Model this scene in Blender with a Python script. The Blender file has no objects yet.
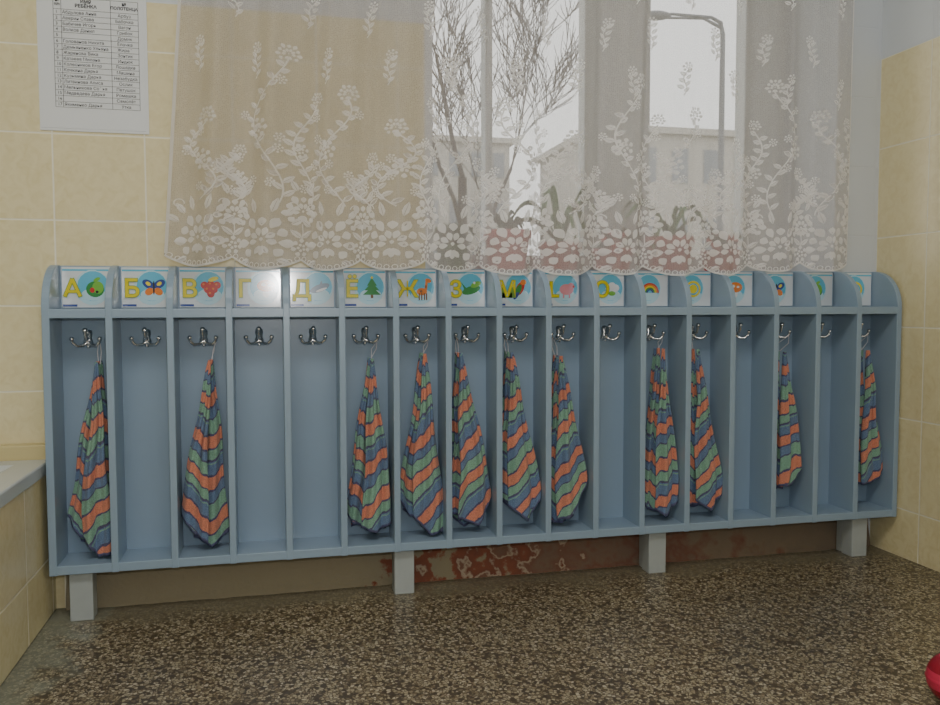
import bpy, bmesh, math, random
from mathutils import Vector, Matrix
random.seed(7)
C=bpy.context.scene.collection
# ---------------------------------------------------------------- helpers
def new_obj(name,verts,faces,mat=None,parent=None,smooth=False,mi=None,mats=None):
    me=bpy.data.meshes.new(name); me.from_pydata(verts,[],faces); me.update()
    o=bpy.data.objects.new(name,me); C.objects.link(o)
    if mats:
        for m in mats: me.materials.append(m)
    elif mat: me.materials.append(mat)
    if mi:
        for p,i in zip(me.polygons,mi): p.material_index=i
    if smooth:
        for p in me.polygons: p.use_smooth=True
    if parent: o.parent=parent
    return o
class MB:
    def __init__(s): s.v=[];s.f=[];s.m=[]
    def add(s,v,f,m=0):
        b=len(s.v); s.v+= [tuple(x) for x in v]; s.f+=[tuple(i+b for i in q) for q in f]; s.m+=[m]*len(f)
    def box(s,x0,x1,y0,y1,z0,z1,m=0):
        v=[(x0,y0,z0),(x1,y0,z0),(x1,y1,z0),(x0,y1,z0),(x0,y0,z1),(x1,y0,z1),(x1,y1,z1),(x0,y1,z1)]
        s.add(v,[(3,2,1,0),(4,5,6,7),(0,1,5,4),(1,2,6,5),(2,3,7,6),(3,0,4,7)],m)
    def prism_x(s,x0,x1,prof,m=0):
        n=len(prof); v=[(x0,y,z) for y,z in prof]+[(x1,y,z) for y,z in prof]
        f=[tuple(range(n)),tuple(reversed(range(n,2*n)))]
        for i in range(n):
            j=(i+1)%n; f.append((j,i,i+n,j+n))
        s.add(v,f,m)
    def lathe(s,c,prof,n=24,m=0):
        v=[];f=[]
        for r,z in prof:
            for i in range(n):
                a=2*math.pi*i/n; v.append((c[0]+r*math.cos(a),c[1]+r*math.sin(a),c[2]+z))
        for k in range(len(prof)-1):
            for i in range(n):
                j=(i+1)%n; f.append((k*n+i,k*n+j,(k+1)*n+j,(k+1)*n+i))
        s.add(v,f,m)
    def sphere(s,c,r,m=0,n=12,sc=(1,1,1)):
        v=[];f=[];h=n//2
        for k in range(h+1):
            t=math.pi*k/h
            for i in range(n):
                a=2*math.pi*i/n
                v.append((c[0]+sc[0]*r*math.sin(t)*math.cos(a),c[1]+sc[1]*r*math.sin(t)*math.sin(a),c[2]+sc[2]*r*math.cos(t)))
        for k in range(h):
            for i in range(n):
                j=(i+1)%n; f.append((k*n+i,(k+1)*n+i,(k+1)*n+j,k*n+j))
        s.add(v,f,m)
    def tube(s,pts,rad,n=8,m=0):
        pts=[Vector(p) for p in pts]; v=[];f=[]
        if not isinstance(rad,(list,tuple)): rad=[rad]*len(pts)
        for k,p in enumerate(pts):
            d=(pts[min(k+1,len(pts)-1)]-pts[max(k-1,0)]).normalized()
            a=d.cross(Vector((0,1,0)))
            if a.length<.1: a=d.cross(Vector((1,0,0)))
            a.normalize(); b=d.cross(a)
            for i in range(n):
                t=2*math.pi*i/n; v.append(p+rad[k]*(a*math.cos(t)+b*math.sin(t)))
        for k in range(len(pts)-1):
            for i in range(n):
                j=(i+1)%n; f.append((k*n+i,k*n+j,(k+1)*n+j,(k+1)*n+i))
        f.append(tuple(range(n))); f.append(tuple(reversed(range((len(pts)-1)*n,len(pts)*n))))
        s.add(v,f,m)
    def obj(s,name,mats,parent=None,smooth=False):
        return new_obj(name,s.v,s.f,mats=mats,mi=s.m,parent=parent,smooth=smooth)
def srgb(r,g,b):
    f=lambda c:(c/255/12.92) if c/255<=.04045 else ((c/255+.055)/1.055)**2.4
    return (f(r),f(g),f(b),1)
def mat(name,col,rough=.5,metal=0,bump=0,bscale=200,var=0,vscale=8,spec=.5,coat=0):
    m=bpy.data.materials.new(name); m.use_nodes=True; nt=m.node_tree; b=nt.nodes['Principled BSDF']
    b.inputs['Base Color'].default_value=col; b.inputs['Roughness'].default_value=rough; b.inputs['Metallic'].default_value=metal
    b.inputs['Specular IOR Level'].default_value=spec; b.inputs['Coat Weight'].default_value=coat; b.inputs['Coat Roughness'].default_value=.1
    tc=nt.nodes.new('ShaderNodeTexCoord')
    if var:
        n=nt.nodes.new('ShaderNodeTexNoise'); n.inputs['Scale'].default_value=vscale; n.inputs['Detail'].default_value=5
        nt.links.new(tc.outputs['Object'],n.inputs['Vector'])
        mx=nt.nodes.new('ShaderNodeMix'); mx.data_type='RGBA'
        mx.inputs[6].default_value=tuple(c*(1-var) for c in col[:3])+(1,); mx.inputs[7].default_value=tuple(min(1,c*(1+var)) for c in col[:3])+(1,)
        nt.links.new(n.outputs['Fac'],mx.inputs[0]); nt.links.new(mx.outputs[2],b.inputs['Base Color'])
    if bump:
        n=nt.nodes.new('ShaderNodeTexNoise'); n.inputs['Scale'].default_value=bscale; n.inputs['Detail'].default_value=3
        nt.links.new(tc.outputs['Object'],n.inputs['Vector'])
        bp=nt.nodes.new('ShaderNodeBump'); bp.inputs['Strength'].default_value=bump; bp.inputs['Distance'].default_value=.002
        nt.links.new(n.outputs['Fac'],bp.inputs['Height']); nt.links.new(bp.outputs['Normal'],b.inputs['Normal'])
    return m
# ---------------------------------------------------------------- materials
M_white=mat('white_paint',srgb(212,216,220),.6,bump=.1,bscale=60,var=.04)
M_blue=mat('blue_painted_board',srgb(142,163,182),.30,bump=.10,bscale=45,var=.05,vscale=5)
M_leg=mat('leg_paint',srgb(165,172,172),.5,var=.08,vscale=30)
M_chrome=mat('chrome',(.88,.88,.88,1),.22,metal=1)
M_card=mat('laminated_card',srgb(222,228,230),.12,coat=1)
def tile_mat(name,axis,o1,w,o2,h,ztop,xmax=None):
    m=bpy.data.materials.new(name); m.use_nodes=True; nt=m.node_tree; b=nt.nodes['Principled BSDF']; L=nt.links.new
    tc=nt.nodes.new('ShaderNodeNewGeometry'); sp=nt.nodes.new('ShaderNodeSeparateXYZ'); L(tc.outputs['Position'],sp.inputs[0])
    def mt(op,a,b_=None,c=None):
        n=nt.nodes.new('ShaderNodeMath'); n.operation=op
        for i,x in enumerate((a,b_,c)):
            if x is None: continue
            if isinstance(x,(int,float)): n.inputs[i].default_value=x
            else: L(x,n.inputs[i])
        return n.outputs[0]
    def line(src,off,size):
        f=mt('FRACT',mt('DIVIDE',mt('SUBTRACT',src,off),size))
        d=mt('MULTIPLY',mt('MINIMUM',f,mt('SUBTRACT',1.0,f)),size)
        n=nt.nodes.new('ShaderNodeMapRange'); n.inputs[1].default_value=.0008; n.inputs[2].default_value=.0026
        L(d,n.inputs[0]); return n.outputs[0]
    a=line(sp.outputs[axis],o1,w); c=line(sp.outputs[2],o2,h); t=mt('MULTIPLY',a,c)
    nz=nt.nodes.new('ShaderNodeTexNoise'); nz.inputs['Scale'].default_value=38; nz.inputs['Detail'].default_value=4; nz.inputs['Distortion'].default_value=1.2
    L(tc.outputs['Position'],nz.inputs['Vector'])
    r=nt.nodes.new('ShaderNodeValToRGB'); r.color_ramp.elements[0].position=.3; r.color_ramp.elements[0].color=srgb(220,207,162)
    r.color_ramp.elements[1].position=.6; r.color_ramp.elements[1].color=srgb(228,217,176); L(nz.outputs['Fac'],r.inputs[0])
    mx=nt.nodes.new('ShaderNodeMix'); mx.data_type='RGBA'; mx.inputs[6].default_value=srgb(236,232,214); L(t,mx.inputs[0]); L(r.outputs[0],mx.inputs[7])
    k=mt('LESS_THAN',sp.outputs[2],ztop)
    if xmax is not None: k=mt('MULTIPLY',k,mt('LESS_THAN',sp.outputs[0],xmax)); k=mt('MULTIPLY',k,mt('LESS_THAN',sp.outputs[1],.005))
    m2=nt.nodes.new('ShaderNodeMix'); m2.data_type='RGBA'; m2.inputs[6].default_value=srgb(210,215,220); L(k,m2.inputs[0]); L(mx.outputs[2],m2.inputs[7])
    L(m2.outputs[2],b.inputs['Base Color'])
    ro=mt('SUBTRACT',.62,mt('MULTIPLY',k,mt('MULTIPLY',t,.36))); L(ro,b.inputs['Roughness'])
    bp=nt.nodes.new('ShaderNodeBump'); bp.inputs['Distance'].default_value=.001; bp.inputs['Strength'].default_value=.5
    L(mt('ADD',t,mt('MULTIPLY',nz.outputs['Fac'],.25)),bp.inputs['Height']); L(bp.outputs['Normal'],b.inputs['Normal'])
    return m
M_tb=tile_mat('tile_back',0,-.0026,.194,1.078,.192,1.38,.84)
M_tr=tile_mat('tile_side',1,0.0,.185,1.378,.249,1.378)
M_tt=tile_mat('tile_tray',1,-.03,.194,.325,.192,3)
# floor
def floor_mat():
    m=bpy.data.materials.new('terrazzo_floor'); m.use_nodes=True; nt=m.node_tree; b=nt.nodes['Principled BSDF']; L=nt.links.new
    tc=nt.nodes.new('ShaderNodeNewGeometry')
    def n(t,**k):
        x=nt.nodes.new(t)
        for a,v in k.items(): x.inputs[a].default_value=v
        return x
    wn=n('ShaderNodeTexNoise',Scale=120.0,Detail=2.0); L(tc.outputs['Position'],wn.inputs['Vector'])
    ad=nt.nodes.new('ShaderNodeVectorMath'); ad.operation='MULTIPLY_ADD'; ad.inputs[1].default_value=(.006,.006,0); L(wn.outputs['Color'],ad.inputs[0]); L(tc.outputs['Position'],ad.inputs[2])
    v=n('ShaderNodeTexVoronoi',Scale=150.0); v.feature='DISTANCE_TO_EDGE'; L(ad.outputs[0],v.inputs['Vector'])
    v2=n('ShaderNodeTexVoronoi',Scale=150.0); L(ad.outputs[0],v2.inputs['Vector'])
    sp=nt.nodes.new('ShaderNodeSeparateColor'); L(v2.outputs['Color'],sp.inputs[0])
    r=nt.nodes.new('ShaderNodeValToRGB'); r.color_ramp.interpolation='LINEAR'
    r.color_ramp.elements[0].position=.04; r.color_ramp.elements[0].color=(0,0,0,1); r.color_ramp.elements[1].position=.14; r.color_ramp.elements[1].color=(1,1,1,1); L(v.outputs['Distance'],r.inputs[0])
    cr=nt.nodes.new('ShaderNodeValToRGB'); cr.color_ramp.interpolation='CONSTANT'
    e=cr.color_ramp.elements; e[0].position=0; e[0].color=srgb(80,70,56); e[1].position=.16; e[1].color=srgb(162,151,124)
    for p,c in ((.46,(140,127,102)),(.64,(178,168,144)),(.80,(116,103,82)),(.92,(72,62,50))):
        q=e.new(p); q.color=srgb(*c)
    L(sp.outputs[0],cr.inputs[0])
    mx=nt.nodes.new('ShaderNodeMix'); mx.data_type='RGBA'; mx.inputs[6].default_value=srgb(80,70,55); L(r.outputs[0],mx.inputs[0]); L(cr.outputs[0],mx.inputs[7])
    s=nt.nodes.new('ShaderNodeSeparateXYZ'); L(tc.outputs['Position'],s.inputs[0])
    bn=n('ShaderNodeTexNoise',Scale=7.0,Detail=6.0); L(tc.outputs['Position'],bn.inputs['Vector'])
    a=nt.nodes.new('ShaderNodeMath'); a.operation='MULTIPLY_ADD'; a.inputs[1].default_value=.25; L(bn.outputs['Fac'],a.inputs[0]); L(s.outputs[1],a.inputs[2])
    mr=n('ShaderNodeMapRange'); mr.inputs[1].default_value=-.03; mr.inputs[2].default_value=.05; mr.inputs[4].default_value=.75; L(a.outputs[0],mr.inputs[0])
    m2=nt.nodes.new('ShaderNodeMix'); m2.data_type='RGBA'; L(mr.outputs[0],m2.inputs[0]); L(mx.outputs[2],m2.inputs[6]); m2.inputs[7].default_value=srgb(118,112,92)
    b1=n('ShaderNodeTexNoise',Scale=14.0,Detail=6.0); L(tc.outputs['Position'],b1.inputs['Vector'])
    a1=nt.nodes.new('ShaderNodeMath'); a1.operation='MULTIPLY_ADD'; a1.inputs[1].default_value=-.30; L(b1.outputs['Fac'],a1.inputs[0]); L(s.outputs[0],a1.inputs[2])
    mq=n('ShaderNodeMapRange'); mq.inputs[1].default_value=-.05; mq.inputs[2].default_value=-.13; mq.inputs[4].default_value=.65; L(a1.outputs[0],mq.inputs[0])
    m3=nt.nodes.new('ShaderNodeMix'); m3.data_type='RGBA'; L(mq.outputs[0],m3.inputs[0]); L(m2.outputs[2],m3.inputs[6]); m3.inputs[7].default_value=srgb(136,142,128)
    bl=n('ShaderNodeTexNoise',Scale=2.2,Detail=3.0); L(tc.outputs['Position'],bl.inputs['Vector'])
    mr2=n('ShaderNodeMapRange'); mr2.inputs[1].default_value=.3; mr2.inputs[2].default_value=.7; mr2.inputs[3].default_value=.8; mr2.inputs[4].default_value=1.1; L(bl.outputs['Fac'],mr2.inputs[0])
    vm=nt.nodes.new('ShaderNodeVectorMath'); vm.operation='SCALE'; L(m3.outputs[2],vm.inputs[0]); L(mr2.outputs[0],vm.inputs['Scale'])
    L(vm.outputs[0],b.inputs['Base Color']); b.inputs['Roughness'].default_value=.34
    return m
M_floor=floor_mat()
# ---------------------------------------------------------------- room shell
X0,X1,Y0,ZC=-1.3,2.14,-3.3,2.7
f=MB(); f.box(X0-.2,X1+.2,Y0-.2,.35,-.1,0); f.obj('floor',[M_floor])
f=MB(); f.box(X0-.2,X1+.2,Y0-.2,.35,ZC,ZC+.1); f.obj('ceiling',[M_white])
wx0,wx1,wz0,wz1=.86,2.0,.765,2.3
f=MB()
f.box(X0-.2,wx0,0,.35,0,ZC); f.box(wx1,X1+.2,0,.35,0,ZC); f.box(wx0,wx1,0,.35,0,wz0); f.box(wx0,wx1,0,.35,wz1,ZC)
f.obj('wall_back',[M_tb])
f=MB(); f.box(X1,X1+.2,Y0-.2,0,0,ZC); f.obj('wall_right',[M_tr])
f=MB(); f.box(X0-.2,X0,Y0-.2,0,0,ZC); f.obj('wall_left',[M_tt])
f=MB(); f.box(X0,X1,Y0-.2,Y0,0,ZC); f.obj('wall_front',[M_white])
# crumbling base strip (cement, brick red where the plaster has come off)
def base_mat():
    m=mat('crumbled_base',srgb(112,72,54),.9,bump=1,bscale=60); nt=m.node_tree; L=nt.links.new
    g=nt.nodes.new('ShaderNodeNewGeometry'); s=nt.nodes.new('ShaderNodeSeparateXYZ'); L(g.outputs['Position'],s.inputs[0])
    n=nt.nodes.new('ShaderNodeTexNoise'); n.inputs['Scale'].default_value=16; n.inputs['Detail'].default_value=6; L(g.outputs['Position'],n.inputs['Vector'])
    a=nt.nodes.new('ShaderNodeMath'); a.operation='MULTIPLY_ADD'; a.inputs[1].default_value=1.4; L(n.outputs['Fac'],a.inputs[0]); L(s.outputs[0],a.inputs[2])
    r=nt.nodes.new('ShaderNodeValToRGB'); e=r.color_ramp.elements; e[0].position=.42; e[0].color=srgb(150,140,116); e[1].position=.435; e[1].color=srgb(140,84,64)
    for p,c in ((.47,(128,80,64)),(.485,(176,160,140)),(.50,(128,92,76)),(.56,(126,104,88)),(.60,(128,90,74)),(.66,(132,116,98)),(.85,(122,110,94))): q=e.new(p); q.color=srgb(*c)
    d=nt.nodes.new('ShaderNodeMath'); d.operation='DIVIDE'; d.inputs[1].default_value=3.6; L(a.outputs[0],d.inputs[0]); L(d.outputs[0],r.inputs[0])
    L(r.outputs[0],nt.nodes['Principled BSDF'].inputs['Base Color']); return m
M_base=base_mat()
n=80; v=[];fc=[]
for i in range(n+1):
    x=.0+2.13*i/n; h=.100; d=.016+.005*random.random()
    v+=[(x,-d,0),(x,-d*.7,h*.3),(x,-.004,h*.6),(x,-.001,h)]
for i in range(n):
    a=i*4
    for q in range(3): fc.append((a+q,a+4+q,a+5+q,a+1+q))
new_obj('baseboard_back',v,fc,M_base,smooth=True)
# ---------------------------------------------------------------- window
M_frame=mat('window_frame_paint',srgb(205,207,204),.5)
gy=.24
win=bpy.data.objects.new('window_1',None); C.objects.link(win)
f=MB()
for a,b in ((wx0,.90),(1.056,1.076),(1.35,1.415),(1.425,1.50),(1.50,1.553),(1.86,2.0)): f.box(a,b,gy,gy+.05,wz0+.02,wz1)
f.box(wx0,wx1,gy-.004,gy+.054,wz0+.015,wz0+.07); f.box(wx0,wx1,gy-.004,gy+.054,wz1-.06,wz1)
f.box(1.385,1.52,gy-.015,gy+.03,wz0+.03,wz1-.02)
f.box(1.855,1.875,gy-.012,gy+.03,wz0+.03,wz1-.02)
f.obj('frame',[M_frame],win)
M_glass=bpy.data.materials.new('window_glass'); M_glass.use_nodes=True; nt=M_glass.node_tree
nt.nodes.remove(nt.nodes['Principled BSDF']); tr=nt.nodes.new('ShaderNodeBsdfTransparent'); gl=nt.nodes.new('ShaderNodeBsdfGlossy'); gl.inputs['Roughness'].default_value=.02
ms=nt.nodes.new('ShaderNodeMixShader'); ms.inputs[0].default_value=.03; nt.links.new(tr.outputs[0],ms.inputs[1]); nt.links.new(gl.outputs[0],ms.inputs[2]); nt.links.new(ms.outputs[0],nt.nodes['Material Output'].inputs[0])
new_obj('glass',[(wx0,gy+.025,wz0),(wx1,gy+.025,wz0),(wx1,gy+.025,wz1),(wx0,gy+.025,wz1)],[(0,1,2,3)],M_glass,win)
f=MB(); f.box(wx0,wx1,0.0,gy,wz0,wz0+.012); f.obj('window_sill',[M_white],win)
# ---------------------------------------------------------------- rack
rack=bpy.data.objects.new('towel_rack_cabinet',None); C.objects.link(rack)
S=.125; D=.113; th=.0075; zb=.109; zs=.667; zt=.785; N=17
prof=[(-.002,zb),(-D,zb),(-D,zt-.1)]
for i in range(1,13):
    a=math.pi/2*i/12; prof.append((-D+.1-.1*math.cos(a),zt-.1+.1*math.sin(a)))
prof.append((-.002,zt))
f=MB()
for i in range(N+1): f.prism_x(i*S-th-(.001 if i==0 else 0),i*S+th,prof)
W=N*S
f.box(0,W,-D+.0005,-.002,zb+.001,zb+.021); f.box(0,W,-D+.0005,-.002,zs,zs+.020); f.box(0,W,-.010,-.002,zb+.001,zt-.001)
o=f.obj('board_frame',[M_blue],rack)
bv=o.modifiers.new('bevel','BEVEL'); bv.width=.0016; bv.segments=2; bv.limit_method='ANGLE'
f=MB()
for x in (.0507,.768,1.427,2.03):
    f.box(x-.024,x+.024,-D+.018,-D+.060,0,zb+.0005)
    f.box(x-.018,x+.018,-.045,-.022,0,zb+.0005)
o=f.obj('legs',[M_leg],rack); bv=o.modifiers.new('bevel','BEVEL'); bv.width=.002; bv.segments=2
# hooks
f=MB(); hz=.617
for i in range(N):
    cx=(i+.5)*S; y=-.010
    pl=[(0,.024),(.008,.021),(.010,.012),(.008,.004),(.011,-.004),(.010,-.014),(0,-.021)]
    pl=pl+[(-a,b) for a,b in reversed(pl[1:-1])]
    n=len(pl); v=[(cx+a*.6,y-.006,hz+b*.8) for a,b in pl]+[(cx+a,y,hz+b) for a,b in pl]
    fc=[tuple(reversed(range(n)))]+[(j,(j+1)%n,(j+1)%n+n,j+n) for j in range(n)]
    f.add(v,fc)
    f.tube([(cx,y-.003,hz+.004),(cx,y-.014,hz-.001),(cx,y-.026,hz+.002),(cx,y-.032,hz+.014),(cx,y-.033,hz+.02)],[.0045,.004,.0036,.0036,.0036])
    f.sphere((cx,y-.033,hz+.022),.006)
    f.sphere((cx,y-.005,hz+.017),.003); f.sphere((cx,y-.005,hz-.016),.003)
    for sg in (-1,1):
        f.tube([(cx,y-.004,hz-.006),(cx+sg*.010,y-.012,hz-.013),(cx+sg*.020,y-.020,hz-.013),(cx+sg*.027,y-.025,hz-.006),(cx+sg*.029,y-.026,hz+.001)],[.0050,.0042,.0036,.0034,.0034])
        f.sphere((cx+sg*.029,y-.026,hz+.003),.0052)
f.obj('triple_hooks',[M_chrome],rack,smooth=True)
# ---------------------------------------------------------------- letter cards
pc={}
def PM(k):
    cols=dict(cyan=(96,190,222),dblue=(40,70,150),yellow=(238,220,50),green=(40,140,60),lgreen=(120,190,60),red=(205,50,40),orange=(235,130,40),brown=(120,75,40),white=(240,240,240),grey=(120,140,160),pink=(235,150,160),black=(25,25,25),pale=(190,226,236))
    if k not in pc: pc[k]=mat('print_'+k,srgb(*cols[k]),.18,coat=.6)
    return pc[k]
keys=['cyan','dblue','yellow','green','lgreen','red','orange','brown','white','grey','pink','black','pale']
KI={k:i for i,k in enumerate(keys)}
cards=MB(); pics=MB()
lay=[0]
def poly(pts,col,cx,cz):
    lay[0]+=1; y=-.0133-.00008*lay[0]
    n=len(pts); v=[(cx+a,y,cz+b) for a,b in pts]; pics.add(v,[tuple(range(n))],KI[col])
def ell(x,z,rx,rz,col,cx,cz,rot=0,n=18):
    poly([(x+rx*math.cos(t)*math.cos(rot)-rz*math.sin(t)*math.sin(rot),z+rx*math.cos(t)*math.sin(rot)+rz*math.sin(t)*math.cos(rot)) for t in [2*math.pi*i/n for i in range(n)]],col,cx,cz)
def pic(k,cx,cz):
    E=lambda *a,**q: ell(*a,cx,cz,**q); P=lambda p,c: poly(p,c,cx,cz)
    E(-.006,0,.037,.040,'pale'); E(-.004,.003,.033,.034,'cyan'); E(-.003,-.016,.026,.014,'pale')
    if k=='apple': E(0,-.004,.019,.018,'green'); E(.006,.0,.012,.014,'lgreen'); E(-.006,-.006,.005,.006,'red'); E(.004,-.010,.003,.003,'black'); E(.004,.018,.008,.004,'lgreen',rot=.5)
    if k=='butterfly':
        for s in (-1,1): E(s*.012,.008,.014,.009,'dblue',rot=s*.6); E(s*.010,-.009,.010,.008,'orange',rot=-s*.6); E(s*.012,.009,.006,.004,'yellow',rot=s*.6)
        E(0,0,.002,.016,'black')
    if k=='grapes':
        for a,b in ((-.014,.006),(0,.008),(.014,.006),(-.007,-.004),(.007,-.004),(0,-.014)): E(a,b,.0085,.0085,'red'); E(a-.002,b+.002,.0025,.0025,'orange')
        E(.006,.020,.012,.005,'yellow',rot=.3)
    if k=='mushroom': E(0,-.010,.008,.013,'white'); E(0,.005,.021,.014,'orange'); E(-.006,.008,.005,.004,'white'); E(.008,.006,.004,.003,'white')
    if k=='dolphin': E(0,0,.024,.009,'grey',rot=.35); P([(-.002,.006),(.004,.018),(.008,.006)],'grey'); P([(-.020,-.006),(-.032,-.002),(-.028,-.014)],'grey'); E(.004,-.004,.014,.003,'white',rot=.35)
    if k=='spruce':
        P([(-.003,-.024),(.003,-.024),(.003,-.012),(-.003,-.012)],'brown')
        for z,w in ((-.016,.022),(-.005,.018),(.006,.012)): P([(-w,z),(w,z),(0,z+.020)],'green')
        E(0,.026,.003,.003,'yellow')
    if k=='giraffe':
        E(-.002,-.008,.013,.009,'orange'); P([(.004,-.006),(.011,-.004),(.013,.018),(.007,.018)],'orange'); E(.014,.019,.008,.005,'orange',rot=-.3)
        for a in (-.010,-.004,.003,.008): P([(a,-.012),(a+.003,-.012),(a+.003,-.029),(a,-.029)],'brown')
        E(-.004,-.007,.003,.003,'brown'); E(.008,.004,.002,.003,'brown')
    if k=='crocodile': E(-.002,-.004,.024,.010,'green',rot=.3); E(.010,.010,.014,.007,'lgreen',rot=.4); P([(-.018,-.006),(-.028,.016),(-.012,-.002)],'green'); E(.006,.014,.003,.003,'white')
    if k=='parrot': E(0,0,.010,.020,'red',rot=-.5); E(-.004,-.004,.007,.016,'green',rot=-.4); E(.009,.016,.008,.007,'orange'); E(-.010,-.018,.005,.011,'dblue',rot=-.6)
    if k=='pig': E(0,-.002,.019,.014,'pink'); E(.012,.006,.009,.009,'pink'); E(.019,.005,.003,.003,'red'); P([(-.010,-.012),(-.006,-.012),(-.006,-.024),(-.010,-.024)],'pink'); P([(.006,-.012),(.010,-.012),(.010,-.024),(.006,-.024)],'pink')
    if k=='cloud': E(-.006,0,.012,.009,'white'); E(.008,.002,.012,.010,'white'); E(0,.008,.010,.009,'white'); E(0,-.012,.010,.006,'lgreen')
    if k=='rainbow':
        for r,c in ((.026,'red'),(.022,'orange'),(.018,'yellow'),(.014,'green'),(.010,'dblue'),(.006,'cyan')):
            P([(r*math.cos(t),-.010+r*math.sin(t)) for t in [math.pi*i/12 for i in range(13)]],c)
    if k=='sun': E(0,0,.022,.022,'yellow'); E(0,0,.016,.016,'cyan'); E(0,0,.012,.012,'yellow')
letters=['А','Б','В','Г','Д','Ё','Ж','З','М','L','О','','','','','','']
kinds=['apple','butterfly','grapes','mushroom','dolphin','spruce','giraffe','crocodile','parrot','pig','cloud','rainbow','sun','mushroom','butterfly','apple','sun']
for i in range(N):
    x0=i*S+th+.004; x1=(i+1)*S-th-.004
    cards.box(x0,x1,-.0130,-.0102,.690,.781)
    lay[0]=0
    xc=(x0+x1)/2
    poly([(-.050,.037),(.050,.037),(.050,.041),(-.050,.041)],'cyan',xc,.735)
    poly([(-.050,-.038),(-.020,-.038),(-.020,-.043),(-.050,-.043)],'dblue',xc,.735)
    pic(kinds[i],xc+(.018 if letters[i] else 0),.735)
cards.obj('label_cards',[M_card],rack)
pics.obj('label_pictures',[PM(k) for k in keys],rack)
def text(body,x,y,z,size,m,parent,name,align='LEFT',rz=0,bold=0,line=1.0,ysc=1):
    cu=bpy.data.curves.new(name,'FONT'); cu.body=body; cu.size=size; cu.align_x=align; cu.offset=bold; cu.space_line=line; cu.resolution_u=2
    t=bpy.data.objects.new(name+'_tmp',cu); C.objects.link(t); bpy.context.view_layer.update()
    me=bpy.data.meshes.new_from_object(t.evaluated_get(bpy.context.evaluated_depsgraph_get()))
    bpy.data.objects.remove(t); o=bpy.data.objects.new(name,me); C.objects.link(o); me.materials.clear(); me.materials.append(m)
    o.location=(x,y,z); o.rotation_euler=(math.pi/2,0,rz); o.parent=parent; o.scale=(ysc,1,1)
    return o
M_let=mat('print_letter',srgb(232,214,20),.3); M_let2=mat('print_letter_edge',srgb(120,160,60),.3)
for i,l in enumerate(letters):
    if l and l!='А':
        lx_=(i+.5)*S-.047+(.006 if i in (7,8) else 0)+(.016 if i>8 else 0)
        text(l,lx_,-.0155,.714,.056,M_let2,rack,'letter_edge_%d'%(i+1),bold=.0022)
        text(l,lx_,-.0160,.714,.056,M_let,rack,'letter_%d'%(i+1),bold=.0010)
# the first letter is drawn from strokes so that its bar stays open
for (grow,yy,mm,nm_) in ((.0014,-.0155,M_let2,'letter_edge_1'),(0,-.0160,M_let,'letter_1')):
    g=MB(); ox,oz=.0625-.048,.714
    def bar(xa,za,xb,zb_,w,y_):
        dx,dz=xb-xa,zb_-za; l=math.hypot(dx,dz); ux,uz=dx/l,dz/l; nx,nz=-uz*w,ux*w
        xa-=ux*grow; za-=uz*grow; xb+=ux*grow; zb_+=uz*grow
        g.add([(ox+xa+nx,y_,oz+za+nz),(ox+xa-nx,y_,oz+za-nz),(ox+xb-nx,y_,oz+zb_-nz),(ox+xb+nx,y_,oz+zb_+nz)],[(0,1,2,3)])
    bar(.003,.001,.019,.040,.0032+grow,yy); bar(.035,.001,.019,.040,.0032+grow,yy-.00005); bar(.009,.012,.029,.012,.0028+grow*.6,yy-.0001)
    g.obj(nm_,[mm],rack)
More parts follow.
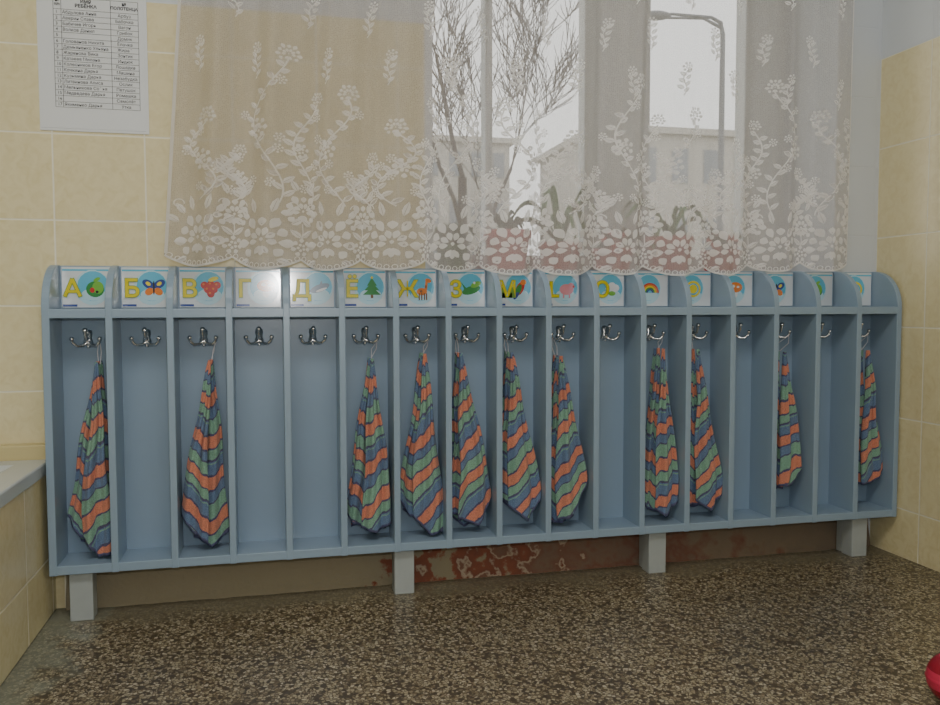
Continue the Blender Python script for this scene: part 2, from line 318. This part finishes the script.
# ---------------------------------------------------------------- towels
def towel_mat():
    m=bpy.data.materials.new('striped_terry'); m.use_nodes=True; nt=m.node_tree; b=nt.nodes['Principled BSDF']; L=nt.links.new
    uv=nt.nodes.new('ShaderNodeTexCoord'); sp=nt.nodes.new('ShaderNodeSeparateXYZ')
    nz0=nt.nodes.new('ShaderNodeTexNoise'); nz0.inputs['Scale'].default_value=160; L(uv.outputs['Object'],nz0.inputs['Vector'])
    L(uv.outputs['UV'],sp.inputs[0])
    a=nt.nodes.new('ShaderNodeMath'); a.operation='MULTIPLY_ADD'; a.inputs[1].default_value=.03; L(nz0.outputs['Fac'],a.inputs[0]); L(sp.outputs[0],a.inputs[2])
    fr=nt.nodes.new('ShaderNodeMath'); fr.operation='FRACT'; L(a.outputs[0],fr.inputs[0])
    r=nt.nodes.new('ShaderNodeValToRGB'); r.color_ramp.interpolation='CONSTANT'; e=r.color_ramp.elements
    dk=(90,86,116); og=(214,138,112); gn=(132,172,150); bl=(106,128,158)
    seq=[(0,og),(.15,dk),(.175,gn),(.30,dk),(.33,bl),(.345,gn),(.36,bl),(.50,dk),(.525,og),(.67,dk),(.695,bl),(.80,dk),(.82,gn),(.97,dk)]
    e[0].position=0; e[0].color=srgb(*seq[0][1]); e[1].position=seq[1][0]; e[1].color=srgb(*seq[1][1])
    for p,c in seq[2:]: q=e.new(p); q.color=srgb(*c)
    L(fr.outputs[0],r.inputs[0])
    nz=nt.nodes.new('ShaderNodeTexNoise'); nz.inputs['Scale'].default_value=420; nz.inputs['Detail'].default_value=2; L(uv.outputs['Object'],nz.inputs['Vector'])
    mr=nt.nodes.new('ShaderNodeMapRange'); mr.inputs[1].default_value=.3; mr.inputs[2].default_value=.7; mr.inputs[3].default_value=.76; mr.inputs[4].default_value=1.15; L(nz.outputs['Fac'],mr.inputs[0])
    vm=nt.nodes.new('ShaderNodeVectorMath'); vm.operation='SCALE'; L(r.outputs[0],vm.inputs[0]); L(mr.outputs[0],vm.inputs['Scale']); L(vm.outputs[0],b.inputs['Base Color'])
    b.inputs['Roughness'].default_value=.95; b.inputs['Specular IOR Level'].default_value=.1; b.inputs['Sheen Weight'].default_value=.2
    bp=nt.nodes.new('ShaderNodeBump'); bp.inputs['Distance'].default_value=.002; bp.inputs['Strength'].default_value=.7; L(nz.outputs['Fac'],bp.inputs['Height']); L(bp.outputs['Normal'],b.inputs['Normal'])
    return m
M_tow=towel_mat(); M_hem=mat('towel_hem',srgb(92,94,126),.95); M_loop=mat('towel_loop',srgb(200,200,205),.9)
# A limp towel: a few overlapping thin flaps fanning out from the loop.
def towel(ax,zt_,flaps,hookx):
    nu,nv=26,64; V=[];FC=[];UV=[];MI=[]
    rs=random.Random(int(ax*1000))
    for (x0,z0,xm,zm,x1,z1,yb,slope,ph) in flaps:
        base=len(V); wob=[rs.uniform(0,6.28) for _ in range(6)]
        for j in range(nv+1):
            t=j/nv
            for i in range(nu+1):
                a=i/nu
                if a<.5: xb=x0+(xm-x0)*a*2; zb_=z0+(zm-z0)*a*2
                else: xb=xm+(x1-xm)*(a-.5)*2; zb_=zm+(z1-zm)*(a-.5)*2
                z=zt_-t*(zt_-zb_)
                # widen with real height so both sides stay straight
                tz=(zt_-z)/(zt_-.15)
                fan=min(1,.055+.945*(tz/.80)**.95)
                x=ax+(xb-ax)*fan+.0030*math.sin(9*t+wob[0]+1.5*a)*min(1,t*3)
                y=yb -.0055*math.cos(2*math.pi*(a*1.6)+wob[1]+1.5*t)*min(1,.3+t)-.003*math.sin(2*math.pi*a*3.3+wob[2]+4*t)-.002*math.sin(12*t+wob[3])
                y-= .005*(1-abs(2*a-1)**2)*min(1,t*2)
                y=max(-.101,min(-.014,y))
                V.append((x,y,z))
                c=(zt_-z)*.86+slope*.75*(x-ax)+.004*math.sin(13*t+wob[4])+.004*math.sin(2*math.pi*a*1.6+wob[5])
                UV.append((c/.165+ph,a))
        for j in range(nv):
            for i in range(nu):
                k=base+j*(nu+1)+i; FC.append((k,k+nu+1,k+nu+2,k+1)); MI.append(1 if (j>=nv-1) else 0)
    root=new_obj('striped_towel',V,FC,mats=[M_tow,M_hem],mi=MI,smooth=True)
    me=root.data; ul=me.uv_layers.new(name='UVMap')
    for lp in me.loops: ul.data[lp.index].uv=UV[lp.vertex_index]
    so=root.modifiers.new('thick','SOLIDIFY'); so.thickness=.0035; so.offset=0
    g=MB(); zz=hz-.008
    g.tube([(ax-.002,-.044,zt_-.006),(hookx-.003,-.038,(zt_+zz)/2),(hookx-.001,-.036,zz),(hookx+.002,-.034,zz),(ax+.003,-.038,(zt_+zz)/2),(ax+.002,-.046,zt_-.006)],.0011,6)
    g.obj('hanging_loop',[M_loop],root,smooth=True)
hk=lambda c,s:(c+.5-1)*S+s*.027
F0,F1,F2=-.074,-.050,-.027
towel(.0914,.570,[(.018,.225,.045,.178,.080,.160,F1,-1.3,.1),(.052,.180,.082,.136,.113,.142,F0,1.1,.35),(.040,.160,.080,.150,.111,.160,F2,.3,.8)],hk(1,1))
towel(.331,.570,[(.259,.215,.290,.170,.318,.150,F0,-1.5,.5),(.288,.160,.325,.136,.362,.170,F1,1.0,.1),(.280,.165,.320,.150,.350,.155,F2,.4,.7)],hk(3,1))
towel(.697,.567,[(.636,.200,.652,.170,.690,.152,F1,-1.2,.7),(.672,.162,.705,.150,.740,.170,F0,1.2,.25),(.648,.152,.690,.180,.735,.146,F2,.3,.9)],hk(6,1))
towel(.824,.577,[(.762,.222,.785,.180,.822,.172,F1,-1.4,.2),(.790,.182,.834,.136,.867,.140,F0,1.2,.55),(.772,.190,.810,.160,.850,.150,F2,.5,.9)],hk(7,1))
towel(.911,.577,[(.890,.178,.910,.174,.940,.170,F1,-.7,.6),(.906,.172,.958,.150,.992,.215,F0,1.3,.3),(.895,.172,.930,.140,.970,.148,F2,.5,.1)],hk(8,-1))
towel(1.039,.577,[(1.016,.210,1.040,.194,1.070,.188,F1,-1.0,.9),(1.032,.192,1.082,.156,1.116,.205,F0,1.3,.4),(1.022,.200,1.070,.165,1.100,.175,F2,.4,.2)],hk(9,-1))
towel(1.168,.566,[(1.142,.145,1.160,.138,1.192,.140,F1,-.6,.3),(1.158,.150,1.200,.160,1.242,.255,F0,1.3,.05),(1.147,.150,1.185,.160,1.225,.22,F2,.5,.6)],hk(10,-1))
towel(1.447,.581,[(1.404,.180,1.420,.158,1.452,.152,F1,-.8,.05),(1.428,.162,1.460,.142,1.491,.180,F0,.9,.5),(1.412,.170,1.450,.150,1.484,.165,F2,.3,.7)],hk(12,1))
towel(1.545,.577,[(1.522,.165,1.545,.162,1.575,.160,F1,-.7,.5),(1.542,.178,1.585,.150,1.616,.190,F0,1.3,.2),(1.530,.158,1.565,.150,1.605,.18,F2,.4,.8)],hk(13,-1))
towel(1.800,.567,[(1.764,.215,1.782,.197,1.815,.192,F1,-1.0,.8),(1.790,.205,1.830,.205,1.864,.260,F0,1.2,.3),(1.770,.205,1.810,.185,1.850,.22,F2,.4,.1)],hk(15,1))
towel(2.060,.567,[(2.014,.225,2.040,.197,2.072,.187,F1,-1.1,.15),(2.045,.196,2.085,.200,2.115,.240,F0,1.2,.6),(2.022,.200,2.060,.185,2.105,.21,F2,.4,.4)],hk(17,1))
# ---------------------------------------------------------------- curtain
zt_c=2.25
cl,cr_=.232,1.985
WC=cr_-cl
PS=.1461
def hem(p): 
    return .802-.013*math.sin(math.pi*min(1,p*1.15)**2)+.003*math.sin(2*math.pi*3.3*p+1)
def Spt(p,z,off=0):
    k=(z-.78)/1.4
    xl=cl+.10*k; xr=cr_+.02*k
    g=.006*math.sin(2*math.pi*13*p+.5)+.004*math.sin(2*math.pi*7*p)
    x=xl+(xr-xl)*p+g
    a=.014+.009*math.sin(2*math.pi*2.2*p+.7)
    y=-.085+a*math.sin(2*math.pi*12.3*p+.9*math.sin(5*p)+.5*k)+.008*math.sin(2*math.pi*4.7*p+1.3)+.004*math.sin(2*math.pi*29*p+2*k)
    return (x,y-off,z)
def curtain_mat(name,alpha,col,tex=False):
    m=bpy.data.materials.new(name); m.use_nodes=True; nt=m.node_tree; L=nt.links.new; nt.nodes.remove(nt.nodes['Principled BSDF'])
    d=nt.nodes.new('ShaderNodeBsdfDiffuse'); d.inputs[0].default_value=col
    t=nt.nodes.new('ShaderNodeBsdfTranslucent'); t.inputs[0].default_value=col
    m1=nt.nodes.new('ShaderNodeMixShader'); m1.inputs[0].default_value=.4; L(d.outputs[0],m1.inputs[1]); L(t.outputs[0],m1.inputs[2])
    tr=nt.nodes.new('ShaderNodeBsdfTransparent'); m2=nt.nodes.new('ShaderNodeMixShader'); L(tr.outputs[0],m2.inputs[1]); L(m1.outputs[0],m2.inputs[2])
    m2.inputs[0].default_value=alpha
    if tex:
        uv=nt.nodes.new('ShaderNodeTexCoord'); v=nt.nodes.new('ShaderNodeTexVoronoi'); v.feature='DISTANCE_TO_EDGE'; v.inputs['Scale'].default_value=260; v.inputs['Randomness'].default_value=.5
        L(uv.outputs['UV'],v.inputs['Vector'])
        r=nt.nodes.new('ShaderNodeMapRange'); r.inputs[1].default_value=.05; r.inputs[2].default_value=.25; r.inputs[3].default_value=alpha+.10; r.inputs[4].default_value=alpha-.06
        L(v.outputs['Distance'],r.inputs[0])
        # denser net ground in the bottom lace band
        sp=nt.nodes.new('ShaderNodeSeparateXYZ'); L(uv.outputs['UV'],sp.inputs[0])
        b=nt.nodes.new('ShaderNodeMapRange'); b.inputs[1].default_value=.86; b.inputs[2].default_value=1.0; b.inputs[3].default_value=.10; b.inputs[4].default_value=0; L(sp.outputs[1],b.inputs[0])
        ad=nt.nodes.new('ShaderNodeMath'); ad.operation='ADD'; L(r.outputs[0],ad.inputs[0]); L(b.outputs[0],ad.inputs[1]); L(ad.outputs[0],m2.inputs[0])
    L(m2.outputs[0],nt.nodes['Material Output'].inputs[0])
    return m
M_sheer=curtain_mat('sheer_net',.44,srgb(212,205,202),True); M_lace=curtain_mat('lace_embroidery',.84,srgb(252,250,248))
nu,nv=700,40; v=[];fc=[];uvs=[]
def scal(p): return .024*abs(math.sin(math.pi*p*WC/PS))**.8
for j in range(nv+1):
    for i in range(nu+1):
        p=i/nu; zb_=hem(p)-scal(p)
        z=zb_+(zt_c-zb_)*(j/nv)**1.2
        v.append(Spt(p,z)); uvs.append((p*WC*1.15,z))
for j in range(nv):
    for i in range(nu):
        k=j*(nu+1)+i; fc.append((k,k+1,k+nu+2,k+nu+1))
cur=new_obj('lace_curtain',v,fc,M_sheer,smooth=True)
ul=cur.data.uv_layers.new(name='UVMap')
for lp in cur.data.loops: ul.data[lp.index].uv=uvs[lp.vertex_index]
E=MB()
def SP(s,z): return Spt(min(1,max(0,s/WC)),z,.0012)
def cpoly(pts):
    E.add([SP(s,z) for s,z in pts],[tuple(range(len(pts)))])
def stroke(pts,w):
    v=[]
    for k,(a,b) in enumerate(pts):
        a0,b0=pts[max(k-1,0)]; a1,b1=pts[min(k+1,len(pts)-1)]
        dx,dz=a1-a0,b1-b0; l=math.hypot(dx,dz) or 1; nx,nz=-dz/l,dx/l
        v+= [SP(a+nx*w,b+nz*w),SP(a-nx*w,b-nz*w)]
    E.add(v,[(2*i,2*i+1,2*i+3,2*i+2) for i in range(len(pts)-1)])
def petal(s,z,ang,r0,r1,w):
    ca,sa=math.cos(ang),math.sin(ang); pts=[]
    for t,h in ((0,.15),(.2,.6),(.42,.93),(.62,1),(.82,.72),(1,.0)): pts.append((r0+(r1-r0)*t,h*w))
    pts=pts+[(a,-b) for a,b in reversed(pts[:-1])]
    cpoly([(s+a*ca-b*sa,z+a*sa+b*ca) for a,b in pts])
def leaf(s,z,ang,l,w):
    ca,sa=math.cos(ang),math.sin(ang)
    for sg in (1,-1):
        pts=[(0,.0006*sg),(l*.3,w*sg),(l*.65,w*.9*sg),(l,.0003*sg)]
        if sg<0: pts=pts[::-1]
        cpoly([(s+a*ca-b*sa,z+a*sa+b*ca) for a,b in pts])
def flower(s,z,R,a0=None):
    a0=random.random()*6 if a0 is None else a0
    for i in range(7): petal(s,z,a0+2*math.pi*i/7,R*.52,R,R*.24)
    for i in range(5): petal(s,z,a0+.4+2*math.pi*i/5,R*.14,R*.48,R*.16)
def peony(s,z,R):
    for i in range(9):
        a=math.pi*(-.22+1.44*i/8); petal(s,z,a,R*.54,R*(1 if i%2 else .86),R*.165)
    for i in range(6): petal(s,z,math.pi*(-.05+1.1*i/5),R*.18,R*.51,R*.115)
    petal(s,z-R*.05,math.pi/2,0,R*.16,R*.07)
    for i in range(3): petal(s,z-R*.16,math.pi*(1.3+.2*i),R*.06,R*.42,R*.10)
def arc(s,z,r,a,b,w=.0012,n=10):
    stroke([(s+r*math.cos(a+(b-a)*i/n),z+r*math.sin(a+(b-a)*i/n)) for i in range(n+1)],w)
def scroll(s,z,r,sg,w=.0013):   # small spiral tendril
    stroke([(s+sg*(r*(1-.6*i/14))*math.cos(math.pi*(1-.12*i)),z+(r*(1-.6*i/14))*math.sin(math.pi*(1-.12*i))) for i in range(15)],w)
ns=400
stroke([(WC*i/ns,hem(i/ns)-scal(i/ns)+.002) for i in range(ns+1)],.0022)
# picot loops along the hem
npic=int(WC/.0146)
for i in range(npic):
    p=(i+.5)/npic; arc(WC*p,hem(p)-scal(p)+.008,.0052,0,2*math.pi,.0010,8)
s=PS/2; k=0
while s<WC:
    h=hem(s/WC)
    peony(s,h+.040,.060)
    for sg in (-1,1):
        leaf(s+sg*.030,h-.002,math.pi/2-sg*1.9,.026,.006)
        leaf(s+sg*.052,h+.078,math.pi/2-sg*1.0,.026,.007); leaf(s+sg*.040,h+.096,math.pi/2-sg*.7,.030,.007); leaf(s+sg*.018,h+.102,math.pi/2-sg*.3,.036,.007)
        scroll(s+sg*.055,h+.118,.012,sg)
    s3=s+PS/2
    flower(s3,h+.026,.021,1.57); peony(s3,h+.094+.014*(k%2),.040)
    for sg in (-1,1): leaf(s3,h+.048,math.pi/2+sg*.9,.030,.006); leaf(s3+sg*.012,h+.140+.014*(k%2),math.pi/2-sg*.5,.028,.006)
    stroke([(s3,h+.045),(s3+.002,h+.06),(s3,h+.08)],.0012)
    for (so,H,a0) in ((0,.17+.15*((k*2)%3)/2,.036),(PS/2,.10+.13*(k%2),.024)):
        pts=[]
        for i in range(22):
            t=i/21; pts.append((s+so+a0*math.sin(t*6.5+k),h+.125+t*H))
        stroke(pts,.0016)
        for i in range(1,21):
            a=pts[i]; sg=1 if i%2 else -1
            leaf(a[0],a[1],math.pi/2-sg*(.9+.3*random.random()),.028-.010*i/21,.006)
            if i%5==2: flower(a[0]+sg*.024,a[1]+.014,.011)
        flower(pts[11][0]+.012,pts[11][1],.024 if so==0 else .017); peony(pts[-1][0],pts[-1][1]+.012,.024 if so==0 else .017)
    s+=PS; k+=1
zz=1.24; r=0
while zz<2.2:
    s=.04+(.08 if r%2 else 0)
    while s<WC-.02:
        a=random.uniform(-.5,.5); x=s+random.uniform(-.012,.012); z=zz+random.uniform(-.012,.012)
        stroke([(x+.006*math.sin(i*.8+a)+i*.004*math.sin(a),z-.030+i*.008) for i in range(9)],.0012)
        for i,sg in ((1,1),(2,-1),(3,1),(4,-1),(5,1),(6,-1),(7,1)): leaf(x+i*.004*math.sin(a),z-.030+i*.008,math.pi/2-sg*.9,.018,.0045)
        flower(x+.036*math.sin(a),z+.040,.013)
        s+=.15
    zz+=.115; r+=1
for s0 in (.0,WC-.004): stroke([(s0+.002,.81+i*.1) for i in range(15)],.003)
E.obj('embroidery',[M_lace],cur)
f=MB(); f.tube([(.1,-.083,2.262),(2.1,-.083,2.262)],.010,12); 
for x in (.2,1.2,2.05): f.box(x-.008,x+.008,-.09,0,2.256,2.268)
f.obj('curtain_rod',[M_frame])
# ---------------------------------------------------------------- pots & plants
M_red=mat('red_glazed_pot',srgb(190,22,14),.35); M_soil=mat('soil',srgb(50,36,26),.95,bump=1); M_leafg=mat('leaf_green',srgb(78,132,56),.5,var=.25,vscale=20); M_dark=mat('leaf_dark',srgb(52,98,44),.5,var=.3,vscale=20); M_pk=mat('pink_pot',srgb(215,60,66),.4); M_bloom=mat('red_bloom',srgb(215,30,24),.6)
sill=wz0+.012
def blade(g,c,ang,L_,w,h,droop,m):
    v=[];fc=[];n=14
    for i in range(n+1):
        t=i/n; r=L_*t; z=c[2]+h*math.sin(min(1,t*1.15)*math.pi*.62)-droop*t*t
        ww=w*(math.sin(math.pi*min(1,.12+t*.88))**.6)*.5+.0004
        x=c[0]+r*math.cos(ang); y=c[1]+r*.3*math.sin(ang); 
        v+=[(x-ww*math.sin(ang)*.6,y+ww*math.cos(ang),z+ww*.5),(x,y,z-ww*.25),(x+ww*math.sin(ang)*.6,y-ww*math.cos(ang),z+ww*.5)]
    for i in range(n):
        a=3*i; fc+=[(a,a+1,a+4,a+3),(a+1,a+2,a+5,a+4)]
    g.add(v,fc,m)
def pot(name,x,y,R,H,kind,mp,hs=1.0):
    g=MB(); g.lathe((x,y,sill),[(0,0),(R*.68,0),(R*.72,.004),(R*.92,H*.8),(R,H*.82),(R*1.02,H),(R*.93,H),(R*.9,H*.88),(0,H*.88)],28,0)
    g.lathe((x,y,sill),[(0,H*.885),(R*.89,H*.885)],20,1)
    c=(x,y,sill+H*.86)
    if kind=='strap':
        for i in range(8): blade(g,c,i*math.pi*2/8+.2,random.uniform(.10,.2),.030,random.uniform(.10,.24)*hs,random.uniform(.04,.14),2)
    else:
        for i in range(26): blade(g,(c[0]+random.uniform(-.02,.02),c[1],c[2]),random.random()*6.28,random.uniform(.03,.055),.03,random.uniform(.03,.07),random.uniform(.0,.03),3)
    if kind=='bloom':
        for i in range(9):
            bx,by,bz=x+random.uniform(-.04,.04),y+random.uniform(-.02,.0),sill+H+random.uniform(.0,.045)
            for q in range(6): g.sphere((bx+random.uniform(-.007,.007),by+random.uniform(-.007,.007),bz+random.uniform(-.005,.005)),.006,4,8)
    o=g.obj(name,[mp,M_soil,M_leafg,M_dark,M_bloom],smooth=True)
pot('potted_bushy_plant',.935,.12,.045,.075,'bush',M_dark)
pot('potted_bushy_plant',1.085,.12,.064,.115,'bush',M_pk)
pot('potted_strap_leaf_plant',1.235,.12,.060,.085,'strap',M_red)
pot('potted_geranium',1.39,.12,.058,.070,'bloom',M_red)
pot('potted_strap_leaf_plant',1.56,.12,.068,.105,'strap',M_red,.7)
pot('potted_geranium',1.72,.12,.058,.070,'bloom',M_red)
# ---------------------------------------------------------------- foot bath on the left
f=MB(); f.box(-1.0,-.022,-1.75,-.001,.0,.325,0); 
M_enam=mat('white_enamel',srgb(196,204,208),.2)
ot=[(-1.0,-1.75),(-.018,-1.75),(-.018,-.03),(-1.0,-.03)]
it=[(-.94,-1.69),(-.075,-1.69),(-.075,-.09),(-.94,-.09)]
ib=[(-.88,-1.63),(-.13,-1.63),(-.13,-.15),(-.88,-.15)]
v=[(x,y,.325) for x,y in ot]+[(x,y,.352) for x,y in ot]+[(x,y,.352) for x,y in it]+[(x,y,.328) for x,y in ib]
fc=[]
for b in (0,4,8):
    for i in range(4):
        j=(i+1)%4; fc.append((b+i,b+j,b+j+4,b+i+4))
fc.append((12,13,14,15)); f.add(v,fc,1)
f.box(-1.0,-.022,-.03,-.001,.325,.385,2)
o=f.obj('tiled_foot_bath',[M_tt,M_enam,mat('ledge_tile',srgb(205,190,140),.4)])
bv=o.modifiers.new('b','BEVEL'); bv.width=.004; bv.segments=2; bv.limit_method='ANGLE'
# ---------------------------------------------------------------- name list
M_paper=mat('paper',srgb(222,225,228),.35,coat=.3); M_ink=mat('ink',srgb(48,48,54),.7)
px0,px1,pz0,pz1=-.022,.196,1.090,1.412
g=MB(); g.box(px0-.004,px1+.006,-.0022,-.0003,pz0-.006,pz1+.006,0); g.box(px0,px1,-.0032,-.0022,pz0,pz1,0)
lx0,lx1,lz0,lz1=px0+.030,px1-.012,1.136,1.376
rows=17; hh=.026; rh=(lz1-hh-lz0)/rows
y0=-.0036
for x in (lx0,lx0+.016,lx0+.118,lx1): g.box(x-.0004,x+.0004,y0,-.0032,lz0,lz1,1)
for i in range(rows+1): g.box(lx0,lx1,y0,-.0032,lz0+i*rh-.0003,lz0+i*rh+.0003,1)
g.box(lx0,lx1,y0,-.0032,lz1-.0003,lz1+.0003,1)
pap=g.obj('name_list_sheet',[M_paper,M_ink])
nm=['Абдулова Анна','Аверин Слава','Бабичев Игорь','Волков Данил','','Голованов Никита','Демьяненко Ульяна','Жаренова Вика','Катаева Милана','Колесников Егор','Кочкина Дарья','Кузьмина Дарья','Литвинова Алиса','Мельникова Софья','Медведева Дарья','','Якименко Дарья']
rg=['Арбуз','Бабочка','Вагон','Грибок','Домик','Ёлочка','Жираф','Зонтик','Индюк','Лошадка','Машина','Незабудка','Ослик','Петушок','Ромашка','Самолёт','Утка']
for i in range(rows):
    z=lz1-hh-(i+1)*rh+rh*.25
    text(str(i+1),lx0+.004,y0-.0002,z,rh*.76,M_ink,pap,'number_%d'%i)
    if nm[i]: text(nm[i],lx0+.018,y0-.0002,z,rh*.76,M_ink,pap,'name_%d'%i)
    text(rg[i],(lx0+.118+lx1)/2,y0-.0002,z,rh*.76,M_ink,pap,'mark_%d'%i,align='CENTER')
text('№\nп/п',lx0+.008,y0-.0002,lz1-.010,.008,M_ink,pap,'head_a',align='CENTER',bold=.0002)
text('ИМЯ\nРЕБЁНКА',lx0+.067,y0-.0002,lz1-.010,.010,M_ink,pap,'head_b',align='CENTER',bold=.0003)
text('№\nПОЛОТЕНЦА',(lx0+.118+lx1)/2,y0-.0002,lz1-.010,.009,M_ink,pap,'head_c',align='CENTER',bold=.0003)
# ---------------------------------------------------------------- ball
def ball_mat():
    m=mat('pink_rubber',srgb(200,50,75),.4); nt=m.node_tree; tc=nt.nodes.new('ShaderNodeTexCoord'); w=nt.nodes.new('ShaderNodeTexWave'); w.inputs['Scale'].default_value=6; w.bands_direction='Z'
    nt.links.new(tc.outputs['Object'],w.inputs['Vector']); r=nt.nodes.new('ShaderNodeValToRGB'); r.color_ramp.interpolation='CONSTANT'; r.color_ramp.elements[0].color=srgb(205,55,85); r.color_ramp.elements[1].position=.6; r.color_ramp.elements[1].color=srgb(150,25,45)
    nt.links.new(w.outputs['Fac'],r.inputs[0]); nt.links.new(r.outputs[0],nt.nodes['Principled BSDF'].inputs['Base Color']); return m
g=MB(); g.sphere((0,0,0),.045,0,40); g.lathe((0,0,0),[(.0446,-.004),(.0462,0),(.0446,.004)],40,0)
o=g.obj('striped_rubber_ball',[ball_mat()],smooth=True); o.location=(1.610,-.865,.045)
# ---------------------------------------------------------------- outside
M_gr=mat('grass_ground',srgb(140,142,122),.95,var=.3,vscale=1); M_bld=mat('building_render',srgb(182,178,170),.9,var=.1); M_bw=mat('building_windows',srgb(130,136,142),.3); M_bark=mat('bark',srgb(62,56,51),.9); M_pole=mat('galvanised_pole',srgb(96,100,102),.5)
f=MB(); f.box(-60,90,.6,90,-1.3,-1.2); f.obj('outdoor_ground',[M_gr])
def building(name,x0,x1,y,h,nf,nb):
    g=MB(); g.box(x0,x1,y,y+10,-1.2,h,0); g.box(x0-.3,x1+.3,y-.3,y+10.3,h,h+.35,0)
    fh=(h+1.2)/nf; bw=(x1-x0)/nb
    for i in range(nf):
        for j in range(nb):
            g.box(x0+bw*(j+.25),x0+bw*(j+.75),y-.05,y,-1.2+fh*(i+.3),-1.2+fh*(i+.8),1)
    g.obj(name,[M_bld,M_bw])
building('apartment_building',17.5,27,40,10.0,3,5)
building('apartment_building',7,16,52,11.5,4,6)
g=MB(); rt=random.Random(11)
def branch(p,d,l,r,dep):
    q=[p]; rr=[r]; 
    for i in range(4):
        d=(d+Vector((rt.uniform(-.16,.16),rt.uniform(-.16,.16),rt.uniform(-.02,.14)))).normalized(); p=p+d*l/4; q.append(p); rr.append(r*(1-.10*(i+1)))
    g.tube(q,rr,5 if dep>2 else 3)
    if dep==0: return
    nb=4 if dep<5 else 3
    for i in range(nb):
        sc_=.85 if dep<6 else .6
        nd=(d+Vector((rt.uniform(-sc_,sc_),rt.uniform(-sc_,sc_),rt.uniform(-.1,.5)))).normalized()
        branch(q[-1-min(i,2)],nd,l*rt.uniform(.60,.80),max(.011,rr[-1]*.60),dep-1)
branch(Vector((5.0,17,-1.2)),Vector((0,0,1)),4.9,.17,6)
g.obj('bare_tree',[M_bark])
g=MB()
lx=7.42; ly=10.0
g.tube([(lx,ly,-1.2),(lx,ly,4.95),(lx-.04,ly,5.13),(lx-.2,ly,5.2),(lx-.9,ly,5.2)],[.07,.038,.032,.026,.022],10)
g.tube([(lx-.02,ly,5.05),(lx-.2,ly+.25,5.27),(lx-.75,ly+.5,5.32)],[.028,.024,.020],8)
g.sphere((lx-1.10,ly,5.17),.11,0,14,sc=(2.0,.8,.55)); g.sphere((lx-.92,ly+.5,5.33),.11,0,14,sc=(2.0,.8,.55))
g.obj('street_lamp',[M_pole,M_frame],smooth=True)
# ---------------------------------------------------------------- light
w=bpy.data.worlds.new('overcast'); bpy.context.scene.world=w; w.use_nodes=True; nt=w.node_tree; bg=nt.nodes['Background']
tc=nt.nodes.new('ShaderNodeTexCoord'); sp=nt.nodes.new('ShaderNodeSeparateXYZ'); r=nt.nodes.new('ShaderNodeValToRGB')
nt.links.new(tc.outputs['Generated'],sp.inputs[0]); nt.links.new(sp.outputs[2],r.inputs[0]); nt.links.new(r.outputs[0],bg.inputs[0])
r.color_ramp.elements[0].color=(.72,.72,.69,1); r.color_ramp.elements[1].color=(.80,.82,.82,1); bg.inputs[1].default_value=2.6
def area(name,loc,rot,sx,sy,e,col):
    l=bpy.data.lights.new(name,'AREA'); l.shape='RECTANGLE'; l.size=sx; l.size_y=sy; l.energy=e; l.color=col
    o=bpy.data.objects.new(name,l); C.objects.link(o); o.location=loc; o.rotation_euler=rot; return o
area('ceiling_fill',(.4,-2.0,2.62),(0,0,0),1.6,.8,32,(1,.97,.92))  # unseen soft fill added under the ceiling to brighten the closed room
l=bpy.data.lights.new('camera_flash','POINT'); l.energy=21; l.shadow_soft_size=.03; l.color=(1,.98,.96)
o=bpy.data.objects.new('camera_flash',l); C.objects.link(o); o.location=(.50,-2.05,.80)
# ---------------------------------------------------------------- camera
cam=bpy.data.cameras.new('camera'); co=bpy.data.objects.new('camera',cam); C.objects.link(co)
cam.sensor_width=36; cam.lens=829/940*36; cam.clip_start=.02
yaw,pitch,roll=.2322,.0558,-.0024
F=Vector((math.sin(yaw)*math.cos(pitch),math.cos(yaw)*math.cos(pitch),-math.sin(pitch)))
R=Vector((math.cos(yaw),-math.sin(yaw),0)); U=R.cross(F)
m=Matrix((R,U,-F)).transposed(); m=m@Matrix.Rotation(roll,3,'Z')
co.matrix_world=Matrix.Translation((.472,-2.0356,.6908))@m.to_4x4()
bpy.context.scene.camera=co
